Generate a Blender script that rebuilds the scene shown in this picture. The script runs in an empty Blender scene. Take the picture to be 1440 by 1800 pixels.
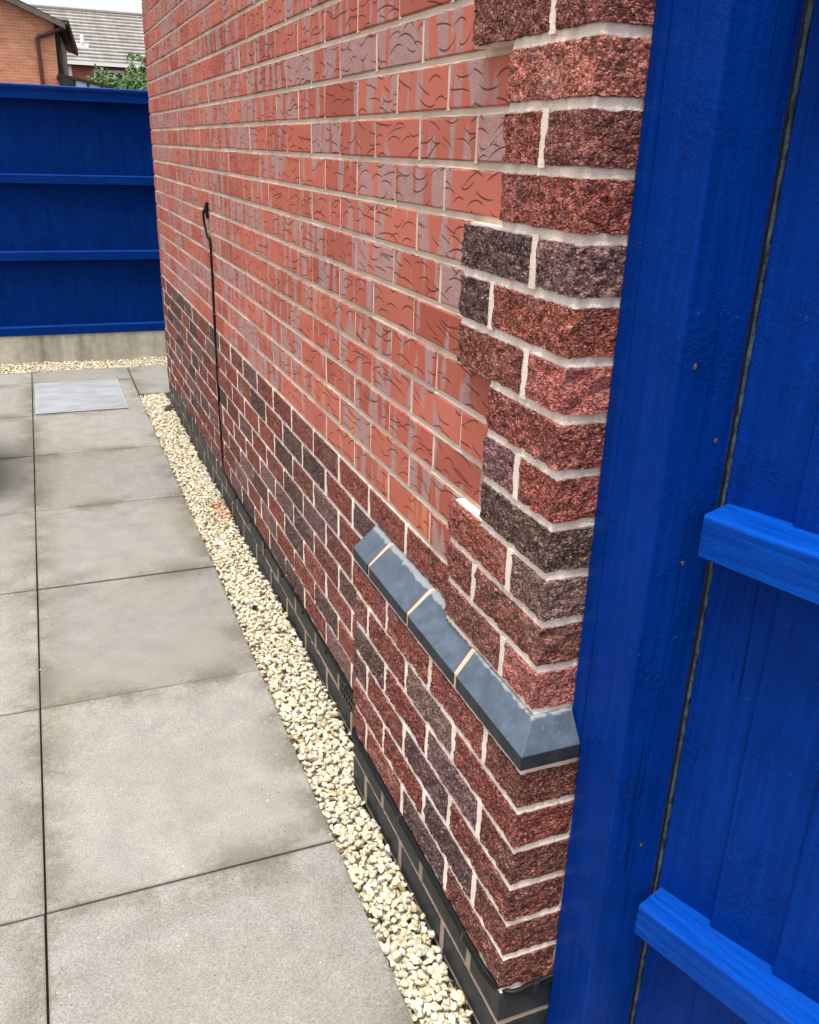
import bpy, bmesh, math, random
import numpy as np
from mathutils import Matrix, Vector
random.seed(7); rng = np.random.default_rng(11)
S = bpy.context.scene
R = math.radians

# ------------------------------------------------------------------ camera
cam_d = bpy.data.cameras.new('camera'); cam = bpy.data.objects.new('camera', cam_d)
S.collection.objects.link(cam); S.camera = cam
CAM = Vector((-0.6014, -0.9553, 1.3688))
rot = Matrix(((0.929013, 0.112222, -0.352621), (-0.368752, 0.360428, -0.856804), (0.030942, 0.926012, 0.376224)))
cam.matrix_world = Matrix.Translation(CAM) @ rot.to_4x4()
cam_d.sensor_fit = 'HORIZONTAL'; cam_d.sensor_width = 36; cam_d.lens = 39.18
cam_d.clip_start = 0.02; cam_d.clip_end = 2000
S.cycles.use_adaptive_sampling = True; S.cycles.adaptive_threshold = 0.025; S.cycles.max_bounces = 4; S.cycles.diffuse_bounces = 3; S.cycles.glossy_bounces = 2
S.render.resolution_x = 819; S.render.resolution_y = 1024

# ------------------------------------------------------------------ sky and sun (bright overcast)
SUN_EL, SUN_AZ = R(77), R(225)          # azimuth clockwise from +Y: behind and left of the camera
W = bpy.data.worlds.new('World'); S.world = W; W.use_nodes = True
wn, wl = W.node_tree.nodes, W.node_tree.links
bg = wn['Background']; bg.inputs['Strength'].default_value = 0.15
sky = wn.new('ShaderNodeTexSky'); sky.sky_type = 'NISHITA'; sky.sun_disc = False
sky.sun_elevation = SUN_EL; sky.sun_rotation = SUN_AZ; sky.dust_density = 4.0; sky.air_density = 1.0
hs = wn.new('ShaderNodeHueSaturation'); hs.inputs['Saturation'].default_value = 0.22; hs.inputs['Value'].default_value = 1.22
wl.new(sky.outputs[0], hs.inputs['Color']); wl.new(hs.outputs[0], bg.inputs['Color'])
sd = bpy.data.lights.new('sun', 'SUN'); sun = bpy.data.objects.new('sun', sd); S.collection.objects.link(sun)
sd.energy = 2.8; sd.angle = R(20); sd.color = (1, 0.96, 0.9)
dirv = Vector((math.sin(SUN_AZ) * math.cos(SUN_EL), math.cos(SUN_AZ) * math.cos(SUN_EL), math.sin(SUN_EL)))
sun.rotation_euler = dirv.to_track_quat('Z', 'Y').to_euler(); sun.location = (-3, -4, 8)
S.view_settings.view_transform = 'Standard'; S.view_settings.look = 'None'
S.view_settings.exposure = 0.80; S.view_settings.gamma = 1.0; S.view_settings.use_curve_mapping = False

# ------------------------------------------------------------------ node helpers
class NT:
    def __init__(s, name):
        s.m = bpy.data.materials.new(name); s.m.use_nodes = True
        s.t = s.m.node_tree; s.b = s.t.nodes['Principled BSDF']
    def n(s, typ, **kw):
        x = s.t.nodes.new('ShaderNode' + typ)
        for k, v in kw.items():
            if k.startswith('i_'):
                s.put(x.inputs[k[2:].replace('_', ' ')], v)
            else: setattr(x, k, v)
        return x
    def put(s, sock, v):
        if hasattr(v, 'is_output') or isinstance(v, bpy.types.NodeSocket): s.t.links.new(v, sock)
        else: sock.default_value = v
    def math(s, op, a, b=0.0, c=None):
        x = s.n('Math', operation=op); s.put(x.inputs[0], a); s.put(x.inputs[1], b)
        if c is not None: s.put(x.inputs[2], c)
        return x.outputs[0]
    def vmath(s, op, a, b=(0, 0, 0)):
        x = s.n('VectorMath', operation=op); s.put(x.inputs[0], a); s.put(x.inputs[1], b)
        return x.outputs[1] if op in ('LENGTH', 'DOT_PRODUCT') else x.outputs[0]
    def pos(s): return s.n('NewGeometry').outputs['Position']
    def obj(s): return s.n('TexCoord').outputs['Object']
    def gen(s): return s.n('TexCoord').outputs['Generated']
    def rand(s): return s.n('ObjectInfo').outputs['Random']
    def ocol(s): return s.n('ObjectInfo').outputs['Color']
    def scale(s, v, sc): return s.vmath('MULTIPLY', v, sc)
    def noise(s, v, sc, det=3.0, rough=0.55, out=0):
        x = s.n('TexNoise'); s.put(x.inputs['Vector'], v); s.put(x.inputs['Scale'], sc)
        x.inputs['Detail'].default_value = det; x.inputs['Roughness'].default_value = rough
        return x.outputs[out]
    def vor(s, v, sc, out='Distance', feature='F1', dim='3D'):
        x = s.n('TexVoronoi'); x.voronoi_dimensions = dim; x.feature = feature
        s.put(x.inputs['Vector'], v); s.put(x.inputs['Scale'], sc); return x.outputs[out]
    def ramp(s, f, lo, hi, a=0.0, b=1.0):
        x = s.n('MapRange'); x.clamp = True
        s.put(x.inputs[0], f); x.inputs[1].default_value = lo; x.inputs[2].default_value = hi
        s.put(x.inputs[3], a); s.put(x.inputs[4], b); return x.outputs[0]
    def mix(s, f, a, b, mode='MIX'):
        x = s.n('Mix', data_type='RGBA', blend_type=mode); x.clamp_factor = True
        s.put(x.inputs[0], f)
        for sock, v in ((x.inputs[6], a), (x.inputs[7], b)):
            s.put(sock, (*v, 1) if isinstance(v, tuple) and len(v) == 3 else v)
        return x.outputs[2]
    def mulv(s, col, f):     # colour times scalar
        return s.vmath('MULTIPLY', col, s.n('CombineXYZ', i_X=f, i_Y=f, i_Z=f).outputs[0])
    def bump(s, h, strength=0.5, dist=0.002, prev=None):
        x = s.n('Bump'); x.inputs['Strength'].default_value = strength; x.inputs['Distance'].default_value = dist
        s.put(x.inputs['Height'], h)
        if prev is not None: s.put(x.inputs['Normal'], prev)
        return x.outputs[0]
    def done(s, col, rough=0.8, nrm=None, spec=0.3, metal=0.0):
        s.put(s.b.inputs['Base Color'], (*col, 1) if isinstance(col, tuple) and len(col) == 3 else col)
        s.put(s.b.inputs['Roughness'], rough); s.b.inputs['Specular IOR Level'].default_value = spec
        s.b.inputs['Metallic'].default_value = metal
        if nrm is not None: s.put(s.b.inputs['Normal'], nrm)
        return s.m

def mat_rock():
    m = NT('rock_faced_brick'); p0 = m.pos(); c = m.ocol()
    w = m.n('TexNoise'); m.put(w.inputs['Vector'], p0); w.inputs['Scale'].default_value = 45.0; w.inputs['Detail'].default_value = 2
    wv = m.vmath('MULTIPLY', m.vmath('SUBTRACT', w.outputs['Color'], (.5, .5, .5)), (.005, .005, .005))
    p = m.vmath('MULTIPLY', m.vmath('ADD', p0, wv), (1.0, 1.0, 1.55))
    vo = m.n('TexVoronoi'); m.put(vo.inputs['Vector'], p); vo.inputs['Scale'].default_value = 265.0
    cs = m.n('SeparateColor', i_Color=vo.outputs['Color']); d = vo.outputs['Distance']
    n2 = m.noise(p, 900.0, 1)
    k = m.math('MULTIPLY', m.math('POWER', m.ramp(cs.outputs[0], 0, 1, 0.52, 1.5), 1.5), m.ramp(n2, .25, .75, .6, 1.4))
    k = m.math('MULTIPLY', k, m.ramp(d, .3, .8, 1.15, .5))  # shade in the crevices between chips painted into the colour
    col = m.mulv(c, k)
    big = w.outputs['Fac']
    col = m.mix(m.ramp(m.noise(p0, 17.0, 2), .53, .70, 0, .5), col, m.mulv((0.085, 0.055, 0.054), k))
    col = m.mix(m.ramp(cs.outputs[1], .86, .92, 0, .6), col, (0.43, 0.25, 0.215))           # pale grit
    bloom = m.noise(m.scale(p0, (1, 5, 9)), 1.3, 2)
    col = m.mix(m.ramp(bloom, .60, .75, 0, .2), col, (0.45, 0.36, 0.34))       # lime bloom
    h = m.math('ADD', m.math('MULTIPLY', d, -.9), m.math('MULTIPLY', cs.outputs[2], .75))
    h = m.math('MULTIPLY', h, m.ramp(m.noise(p0, 26.0, 2), .38, .6, .25, 1.1))
    h = m.math('ADD', h, m.math('MULTIPLY', n2, .35))
    return m.done(col, .8, m.bump(h, .95, .0028), .06)

def mat_wave():
    m = NT('scored_brick'); r = m.rand()
    off = m.n('CombineXYZ', i_X=0.0, i_Y=m.math('MULTIPLY', r, 37.0), i_Z=m.math('MULTIPLY', r, 71.0)).outputs[0]
    p = m.vmath('ADD', m.pos(), off)
    red = m.mix(r, (0.385, 0.100, 0.068), (0.46, 0.138, 0.100))
    red = m.mulv(red, m.ramp(m.math('FRACT', m.math('MULTIPLY', r, 13.7)), 0, 1, .80, 1.08))
    red = m.mix(m.ramp(m.noise(m.pos(), 2.3, 3), .44, .68, 0, .6), red, (0.48, 0.15, 0.105))
    sp = m.noise(p, 600.0, 2)
    patch = m.noise(m.vmath('ADD', m.scale(p, (1, 22, 5.0)), m.mulv((0, 1, 0), m.math('MULTIPLY', sp, .35))), 1.0, 2, .4)
    thr = m.ramp(m.math('FRACT', m.math('MULTIPLY', r, 7.31)), 0, 1, -.13, .08)
    pm = m.ramp(m.math('ADD', m.math('ADD', patch, thr), m.math('MULTIPLY', sp, .08)), .535, .565)
    grey = m.mix(m.ramp(sp, .35, .65), (0.22, 0.135, 0.132), (0.46, 0.325, 0.315))
    col = m.mix(m.math('MULTIPLY', pm, m.ramp(m.noise(p, 45.0, 2), .3, .7, .6, .95)), red, grey)
    ors = m.noise(m.vmath('ADD', m.scale(p, (1, 34, 2.5)), (5, 3, 1)), 1.0, 1)
    oz = m.noise(m.pos(), 1.1, 1)
    col = m.mix(m.math('MULTIPLY', m.ramp(ors, .64, .69), m.ramp(oz, .42, .55, 0, .6)), col, (0.56, 0.24, 0.10))
    # scored arcs
    uv = m.n('SeparateXYZ', i_Vector=p)
    wob = m.noise(p, 9.0, 0, .5, 1)
    line = None
    for su, sv, ox, keep, wd in ((15.0, 38.0, 0.0, .10, 1.0), (9.0, 30.0, 3.7, .70, .9)):
        q = m.n('CombineXYZ', i_X=m.math('MULTIPLY', uv.outputs[1], su), i_Y=m.math('MULTIPLY_ADD', uv.outputs[2], sv, ox)).outputs[0]
        q = m.vmath('ADD', q, m.vmath('MULTIPLY', wob, (.9, .9, 0)))
        v = m.n('TexVoronoi'); v.voronoi_dimensions = '2D'; m.put(v.inputs['Vector'], q); v.inputs['Scale'].default_value = 1.0
        v.inputs['Randomness'].default_value = .9
        dx = m.n('SeparateXYZ', i_Vector=m.vmath('SUBTRACT', q, v.outputs['Position']))
        cr = m.n('SeparateColor', i_Color=v.outputs['Color'])
        sgn = m.math('SUBTRACT', m.math('MULTIPLY', m.math('GREATER_THAN', cr.outputs[0], .35), 2.0), 1.0)
        tilt = m.math('MULTIPLY', m.math('SUBTRACT', cr.outputs[1], .5), 1.7)
        vy = m.math('MULTIPLY', m.math('ADD', dx.outputs[1], m.math('MULTIPLY', dx.outputs[0], tilt)), sgn)
        par = m.math('SUBTRACT', vy, m.math('SUBTRACT', .28, m.math('MULTIPLY', m.math('MULTIPLY', dx.outputs[0], dx.outputs[0]), m.ramp(cr.outputs[1], 0, 1, .5, 2.3))))
        ln = m.ramp(m.math('ABSOLUTE', par), .034 * wd, .062 * wd, 1, 0)
        ln = m.math('MULTIPLY', ln, m.ramp(m.math('ABSOLUTE', dx.outputs[0]), .28, .50, 1, 0))
        ln = m.math('MULTIPLY', ln, m.math('GREATER_THAN', cr.outputs[2], keep))
        line = ln if line is None else m.math('MAXIMUM', line, ln)
    col = m.mix(m.math('MULTIPLY', line, .85), col, (0.095, 0.03, 0.022))
    h = m.math('SUBTRACT', m.math('MULTIPLY', sp, .35), line)
    h = m.math('SUBTRACT', h, m.math('MULTIPLY', pm, .25))
    return m.done(col, .85, m.bump(h, .8, .0024), .1)

def mat_mortar(name='mortar', tint=(1, 1, 1)):
    m = NT(name); p = m.pos()
    c = m.mix(m.ramp(m.noise(p, 14.0, 4), .35, .65), (0.66, 0.525, 0.445), (0.82, 0.70, 0.615))
    c = m.mix(m.ramp(m.noise(p, 3.0, 3), .5, .7, 0, .5), c, (0.74, 0.67, 0.625))
    c = m.mix(m.ramp(m.noise(p, 500.0, 2), .6, .75, 0, .35), c, (0.25, 0.19, 0.15))
    c = m.vmath('MULTIPLY', c, tint)
    return m.done(c, .92, m.bump(m.noise(p, 210.0, 4, .7), .8, .0028), .15)

def mat_blue_brick():
    m = NT('engineering_brick'); p = m.pos()
    c = m.mix(m.ramp(m.noise(p, 30.0, 4), .35, .7), (0.013, 0.016, 0.020), (0.027, 0.032, 0.039))
    c = m.mix(m.ramp(m.noise(m.scale(p, (1, 1, .3)), 90.0, 4), .66, .8, 0, .4), c, (0.09, 0.09, 0.09))
    return m.done(c, .5, m.bump(m.noise(p, 300.0, 3), .35, .0012), .2)

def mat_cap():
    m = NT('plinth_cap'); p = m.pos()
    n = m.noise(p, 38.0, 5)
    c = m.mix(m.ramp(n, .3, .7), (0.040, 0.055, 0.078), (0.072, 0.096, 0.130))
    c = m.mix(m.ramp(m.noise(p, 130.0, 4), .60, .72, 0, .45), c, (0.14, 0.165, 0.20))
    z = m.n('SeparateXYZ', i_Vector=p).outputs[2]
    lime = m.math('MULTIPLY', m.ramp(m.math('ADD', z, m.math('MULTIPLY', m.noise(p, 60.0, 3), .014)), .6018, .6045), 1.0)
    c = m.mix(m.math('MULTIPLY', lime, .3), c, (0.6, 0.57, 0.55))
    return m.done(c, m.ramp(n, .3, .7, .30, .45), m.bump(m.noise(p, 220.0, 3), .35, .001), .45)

def mat_paint(name, axis, coord='pos', base=(0.0006, 0.021, 0.170), hi=(0.0009, 0.030, 0.225), gloss=.32, grain=.3, spec=.03):
    m = NT(name); p = m.pos() if coord == 'pos' else m.obj()
    st = [1.0, 1.0, 1.0]; st[axis] = .05
    g = m.noise(m.scale(p, tuple(st)), 95.0, 3, .6)
    zone = m.noise(p, 10.0, 3)
    c = m.mix(m.ramp(g, .35, .7), base, hi)
    c = m.mix(m.ramp(zone, .5, .7, 0, .45), c, tuple(x * .75 for x in base))
    fine = m.noise(p, 300.0, 3)
    c = m.mix(m.math('MULTIPLY', m.ramp(fine, .70, .75), m.ramp(zone, .46, .58, .15, .7)), c, (0.07, 0.20, 0.55))  # glints off the paint texture, painted in as pale specks
    h = m.math('ADD', m.math('MULTIPLY', g, grain), m.math('MULTIPLY', m.math('MULTIPLY', m.noise(p, 110.0, 2), m.ramp(zone, .46, .62, .1, 1)), 1.5))
    h = m.math('ADD', h, m.math('MULTIPLY', fine, .65))
    st4 = [1.0, 1.0, 1.0]; st4[axis] = .018
    ck = m.noise(m.scale(p, tuple(st4)), 48.0, 2)
    crack = m.math('MULTIPLY', m.ramp(m.math('ABSOLUTE', m.math('SUBTRACT', ck, .5)), .002, .006, 1, 0), m.ramp(m.noise(m.vmath('ADD', p, (7, 3, 5)), 4.0, 2), .55, .60))
    c = m.mix(m.math('MULTIPLY', crack, .6), c, (0.0004, 0.003, 0.02))        # drying checks
    scf = m.noise(m.vmath('ADD', p, (2, 9, 4)), 42.0, 4, .75)
    c = m.mix(m.ramp(scf, .70, .74, 0, .45), c, (0.012, 0.075, 0.36))          # scuffs
    h = m.math('SUBTRACT', h, m.math('MULTIPLY', crack, 1.2))
    return m.done(c, m.ramp(zone, .35, .7, gloss - .06, gloss + .1), m.bump(h, .6, .0020), spec)

def mat_slab():
    m = NT('paving_concrete'); p = m.pos(); g = m.gen(); r = m.rand()
    gx = m.n('SeparateXYZ', i_Vector=g)
    e = m.math('MINIMUM', m.math('MINIMUM', gx.outputs[0], m.math('SUBTRACT', 1.0, gx.outputs[0])),
               m.math('MINIMUM', gx.outputs[1], m.math('SUBTRACT', 1.0, gx.outputs[1])))
    base = m.mix(r, (0.190, 0.182, 0.166), (0.226, 0.217, 0.197))
    fine = m.noise(p, 330.0, 3, .7); mid = m.noise(p, 13.0, 6, .68); big = m.noise(p, 2.7, 3)
    c = m.mulv(base, m.ramp(fine, .30, .70, .55, 1.45))
    c = m.mulv(c, m.ramp(mid, .3, .7, .86, 1.12))
    c = m.mix(m.ramp(big, .46, .66, 0, .45), c, m.mulv((0.205, 0.187, 0.146), m.ramp(fine, .28, .72, .7, 1.3)))           # buff staining
    grime = m.math('ADD', m.noise(p, 6.0, 3), m.math('MULTIPLY', m.math('SUBTRACT', m.noise(p, 60.0, 4, .7), .5), .45))
    dirt = m.math('MULTIPLY', m.ramp(e, .0, .16, 1, 0), m.ramp(grime, .40, .60))
    c = m.mix(m.math('MULTIPLY', dirt, .75), c, m.mulv((0.085, 0.073, 0.052), m.ramp(fine, .28, .72, .6, 1.5)))           # grime gathered along the joints
    c = m.mix(m.ramp(m.math('ADD', e, m.math('MULTIPLY', fine, .01)), .004, .015, .6, 0), c, (0.10, 0.09, 0.07))
    sv = m.n('TexVoronoi'); m.put(sv.inputs['Vector'], p); sv.inputs['Scale'].default_value = 60.0
    sc = m.n('SeparateColor', i_Color=sv.outputs['Color'])
    dot = m.ramp(sv.outputs['Distance'], .10, .16, 1, 0)
    c = m.mix(m.math('MULTIPLY', dot, m.ramp(sc.outputs[0], .93, .94, 0, .8)), c, (0.07, 0.06, 0.05))     # pits
    c = m.mix(m.math('MULTIPLY', dot, m.ramp(sc.outputs[1], .95, .96, 0, .8)), c, (0.38, 0.36, 0.33))     # pale chips
    return m.done(c, .85, m.bump(m.math('ADD', fine, m.math('MULTIPLY', mid, .6)), .5, .0016), .25)

def mat_simple(name, col, rough=.7, var=.2, sc=12.0, bump=.2, bsc=200.0, spec=.3, metal=0.0, bd=.002):
    m = NT(name); p = m.pos()
    c = m.mulv(col, m.ramp(m.noise(p, sc, 4), .3, .7, 1 - var, 1 + var))
    return m.done(c, rough, m.bump(m.noise(p, bsc, 3), bump, bd), spec, metal)

def mat_gravel():
    m = NT('limestone_gravel'); p = m.pos()
    a = m.n('Attribute', attribute_name='stone').outputs['Color']
    c = m.mulv(a, m.ramp(m.noise(p, 110.0, 4), .3, .7, .84, 1.12))
    return m.done(c, .82, m.bump(m.noise(p, 260.0, 4), .5, .0018), .25)

def mat_concrete_board():
    m = NT('stained_concrete'); p = m.pos()
    st = m.noise(m.scale(p, (1, 1, .12)), 7.0, 4, .6)
    c = m.mix(m.ramp(st, .40, .68), (0.47, 0.44, 0.36), (0.22, 0.205, 0.16))
    c = m.mulv(c, m.ramp(m.noise(p, 18.0, 5), .3, .7, .85, 1.15))
    return m.done(c, .9, m.bump(m.noise(p, 60.0, 4), .3, .003), .2)

def mat_far_brick(name, c1, c2, mortar, axis):
    m = NT(name); p = m.obj(); x = m.n('SeparateXYZ', i_Vector=p)
    v = m.n('CombineXYZ', i_X=x.outputs[axis], i_Y=x.outputs[2]).outputs[0]
    b = m.n('TexBrick'); m.put(b.inputs['Vector'], v); b.inputs['Scale'].default_value = 1.0
    b.inputs['Brick Width'].default_value = .225; b.inputs['Row Height'].default_value = .075
    b.inputs['Mortar Size'].default_value = .006; b.inputs['Bias'].default_value = 0
    for k, c in (('Color1', c1), ('Color2', c2), ('Mortar', mortar)): b.inputs[k].default_value = (*c, 1)
    c = m.mulv(b.outputs['Color'], m.ramp(m.noise(m.scale(p, (1, 1, 3)), 2.5, 4), .3, .7, .8, 1.18))
    return m.done(c, .85, None, .2)

def mat_tiles():
    m = NT('roof_tiles'); p = m.obj(); x = m.n('SeparateXYZ', i_Vector=p)
    v = m.n('CombineXYZ', i_X=x.outputs[0], i_Y=x.outputs[1]).outputs[0]
    b = m.n('TexBrick'); m.put(b.inputs['Vector'], v); b.inputs['Scale'].default_value = 1.0
    b.inputs['Brick Width'].default_value = .30; b.inputs['Row Height'].default_value = 50.0; b.inputs['Mortar Size'].default_value = .01
    for k, c in (('Color1', (.22, .205, .19)), ('Color2', (.27, .252, .236)), ('Mortar', (.19, .175, .165))): b.inputs[k].default_value = (*c, 1)
    c = m.mulv(b.outputs['Color'], m.ramp(m.noise(p, 3.0, 4), .3, .7, .8, 1.2))
    return m.done(c, .85, None, .2)

def mat_leaf():
    m = NT('leaves'); r = m.noise(m.pos(), 9.0, 3)
    c = m.mix(m.ramp(r, .35, .65), (0.035, 0.085, 0.02), (0.13, 0.22, 0.07))
    return m.done(c, .55, None, .3)

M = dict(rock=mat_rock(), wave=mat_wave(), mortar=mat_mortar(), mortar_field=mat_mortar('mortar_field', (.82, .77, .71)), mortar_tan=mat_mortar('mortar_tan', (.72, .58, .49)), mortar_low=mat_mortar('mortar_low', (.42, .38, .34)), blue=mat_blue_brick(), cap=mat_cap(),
         paint=mat_paint('blue_gloss_paint', 2), paint_rail=mat_paint('blue_rail_paint', 0, 'obj', base=(0.0006, 0.030, 0.22), hi=(0.0014, 0.060, 0.36), grain=.8, spec=.05, gloss=.4),
         paint_gate=mat_paint('blue_gate_paint', 2, gloss=.26, grain=.8, spec=.04),
         fence=mat_paint('blue_fence_paint', 2, gloss=.55, base=(0.0005, 0.018, 0.130), hi=(0.0008, 0.025, 0.17), spec=.03),
         fence_rail=mat_paint('blue_fence_rail_paint', 0, gloss=.5, base=(0.0006, 0.020, 0.142), hi=(0.001, 0.029, 0.19), spec=.04),
         slab=mat_slab(), gravel=mat_gravel(), board=mat_concrete_board(),
         soil=mat_simple('soil', (.07, .055, .04), .95, .4, 20, .8, 60, bd=.01),
         chip=mat_simple('gravel_dust', (.30, .25, .18), .95, .3, 60, .8, 200), bed=mat_simple('joint_sand', (.055, .048, .038), .95, .4, 60, .6, 300),
         cable=mat_simple('black_rubber', (.004, .004, .005), .5, .1, 50, .05, 300, .2),
         clip=mat_simple('black_plastic', (.01, .01, .011), .4, .1, 50, .05, 300, .4),
         worn=mat_simple('worn_grey_paint', (.040, .058, .072), .8, .7, 70, .8, 160, .2),
         dark=mat_simple('dark_gap_timber', (.004, .008, .03), .8, .3, 40),
         rust=mat_simple('bare_wood_hole', (.10, .06, .035), .8, .4, 200),
         cement=mat_simple('cement', (.30, .275, .24), .95, .25, 30, .9, 160, bd=.004),
         white=mat_simple('white_plastic', (.75, .76, .77), .4, .05), brown=mat_simple('brown_plastic', (.085, .035, .028), .5, .15),
         darkbrown=mat_simple('dark_timber', (.022, .016, .014), .6, .2), tan=mat_simple('tan_board', (.30, .17, .12), .7, .15),
         far_orange=mat_far_brick('orange_brick', (.52, .225, .135), (.44, .18, .105), (.53, .32, .23), 0),
         far_red=mat_far_brick('red_brick', (.38, .10, .055), (.30, .075, .04), (.45, .32, .26), 0),
         tiles=mat_tiles(), leaf=mat_leaf(), bark=mat_simple('bark', (.08, .06, .04), .9, .3, 30, .6, 80),
         verge=mat_simple('verge_tile', (.13, .11, .10), .8, .25, 8),
         moss=mat_simple('moss', (.06, .05, .025), .95, .5, 120, 1, 200, bd=.004), bin=mat_simple('bin_plastic', (.006, .006, .007), .45, .2, 20),
         leafdry=mat_simple('dry_leaf', (.13, .05, .02), .7, .3, 100))
g = NT('window_glass'); g.done((.42, .58, .70), .10, None, .5); M['glass'] = g.m
g = NT('dark_glass'); g.done((.02, .025, .03), .06, None, .6); M['darkglass'] = g.m
def mat_patch():
    m = NT('cement_patch'); p = m.pos(); gx = m.n('SeparateXYZ', i_Vector=m.gen())
    e = m.math('MINIMUM', m.math('MINIMUM', gx.outputs[0], m.math('SUBTRACT', 1.0, gx.outputs[0])),
               m.math('MINIMUM', gx.outputs[1], m.math('SUBTRACT', 1.0, gx.outputs[1])))
    c = m.mix(m.ramp(m.noise(m.scale(p, (1, 2.5, 1)), 6.0, 4), .42, .66), (.20, .206, .215), (.255, .266, .288))
    c = m.mix(m.ramp(m.math('ADD', e, m.math('MULTIPLY', m.noise(p, 25.0, 3), .05)), .025, .05, .4, 0), c, (.32, .332, .36))
    return m.done(c, .85, m.bump(m.noise(p, 200.0, 3), .3, .001), .2)
M['patch'] = mat_patch()

# ------------------------------------------------------------------ object helpers
COL = S.collection
def link(name, me, mat=None, parent=None, loc=(0, 0, 0), color=None):
    o = bpy.data.objects.new(name, me); COL.objects.link(o); o.location = loc
    if mat is not None and not me.materials: me.materials.append(mat)
    if parent is not None:
        o.parent = parent; o.matrix_parent_inverse = parent.matrix_basis.inverted()
    if color: o.color = (*color, 1)
    return o
def thing(name, label, cat, loc=(0, 0, 0), group=None):
    o = bpy.data.objects.new(name, None); COL.objects.link(o); o.location = loc; o.empty_display_size = .1
    o['label'] = label; o['category'] = cat
    if group: o['group'] = group
    return o
def tag(o, label, cat): o['label'] = label; o['category'] = cat; return o
def struct(o): o['kind'] = 'structure'; return o
def pydata(name, v, f, smooth=False):
    me = bpy.data.meshes.new(name); me.from_pydata([tuple(x) for x in v], [], f); me.update()
    if smooth: me.polygons.foreach_set('use_smooth', [True] * len(me.polygons))
    return me
def boxes(name, bs):
    v, f = [], []
    for x0, x1, y0, y1, z0, z1 in bs:
        n = len(v)
        v += [(x0, y0, z0), (x1, y0, z0), (x1, y1, z0), (x0, y1, z0), (x0, y0, z1), (x1, y0, z1), (x1, y1, z1), (x0, y1, z1)]
        f += [tuple(n + i for i in q) for q in ((0, 3, 2, 1), (4, 5, 6, 7), (0, 1, 5, 4), (1, 2, 6, 5), (2, 3, 7, 6), (3, 0, 4, 7))]
    return pydata(name, v, f)
def cbox(name, sx, sy, sz, b=.003, seg=1, jit=0.0):
    bm = bmesh.new(); bmesh.ops.create_cube(bm, size=1)
    for v in bm.verts: v.co = Vector((v.co.x * sx, v.co.y * sy, v.co.z * sz)) + Vector([random.uniform(-jit, jit) for _ in range(3)])
    if b > 0: bmesh.ops.bevel(bm, geom=bm.edges[:], offset=b, segments=seg, affect='EDGES', profile=.6)
    me = bpy.data.meshes.new(name); bm.to_mesh(me); bm.free(); return me
def prism(name, prof, y0, y1, axis='y', bevel=0.0):     # profile in (a, z), extruded along axis
    v, f = [], []
    n = len(prof)
    for e in (y0, y1):
        for a, z in prof: v.append((a, e, z) if axis == 'y' else (e, a, z))
    f = [tuple(range(n)), tuple(range(2 * n - 1, n - 1, -1))] + [(i, n + i, n + (i + 1) % n, (i + 1) % n) for i in range(n)]
    me = pydata(name, v, f)
    bm = bmesh.new(); bm.from_mesh(me); bmesh.ops.recalc_face_normals(bm, faces=bm.faces[:])
    if bevel: bmesh.ops.bevel(bm, geom=bm.edges[:], offset=bevel, segments=2, affect='EDGES', profile=.6)
    bm.to_mesh(me); bm.free(); return me
def tube(name, pts, r, seg=8, sub=6):
    P = [Vector(p) for p in pts]; Q = []
    for i in range(len(P) - 1):
        a, b, c, d = P[max(i - 1, 0)], P[i], P[i + 1], P[min(i + 2, len(P) - 1)]
        for k in range(sub):
            t = k / sub
            Q.append(.5 * ((2 * b) + (c - a) * t + (2 * a - 5 * b + 4 * c - d) * t * t + (3 * b - a - 3 * c + d) * t ** 3))
    Q.append(P[-1]); v, f = [], []
    up = Vector((.3, .2, .9)).normalized()
    for i, q in enumerate(Q):
        t = (Q[min(i + 1, len(Q) - 1)] - Q[max(i - 1, 0)]).normalized()
        s = t.cross(up); s = s.normalized() if s.length > 1e-4 else t.orthogonal().normalized(); u = s.cross(t)
        for k in range(seg):
            a = 2 * math.pi * k / seg; v.append(q + r * (math.cos(a) * s + math.sin(a) * u))
    for i in range(len(Q) - 1):
        for k in range(seg):
            f.append((i * seg + k, i * seg + (k + 1) % seg, (i + 1) * seg + (k + 1) % seg, (i + 1) * seg + k))
    f += [tuple(range(seg - 1, -1, -1)), tuple(range((len(Q) - 1) * seg, len(Q) * seg))]
    return pydata(name, v, f, True)

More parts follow.
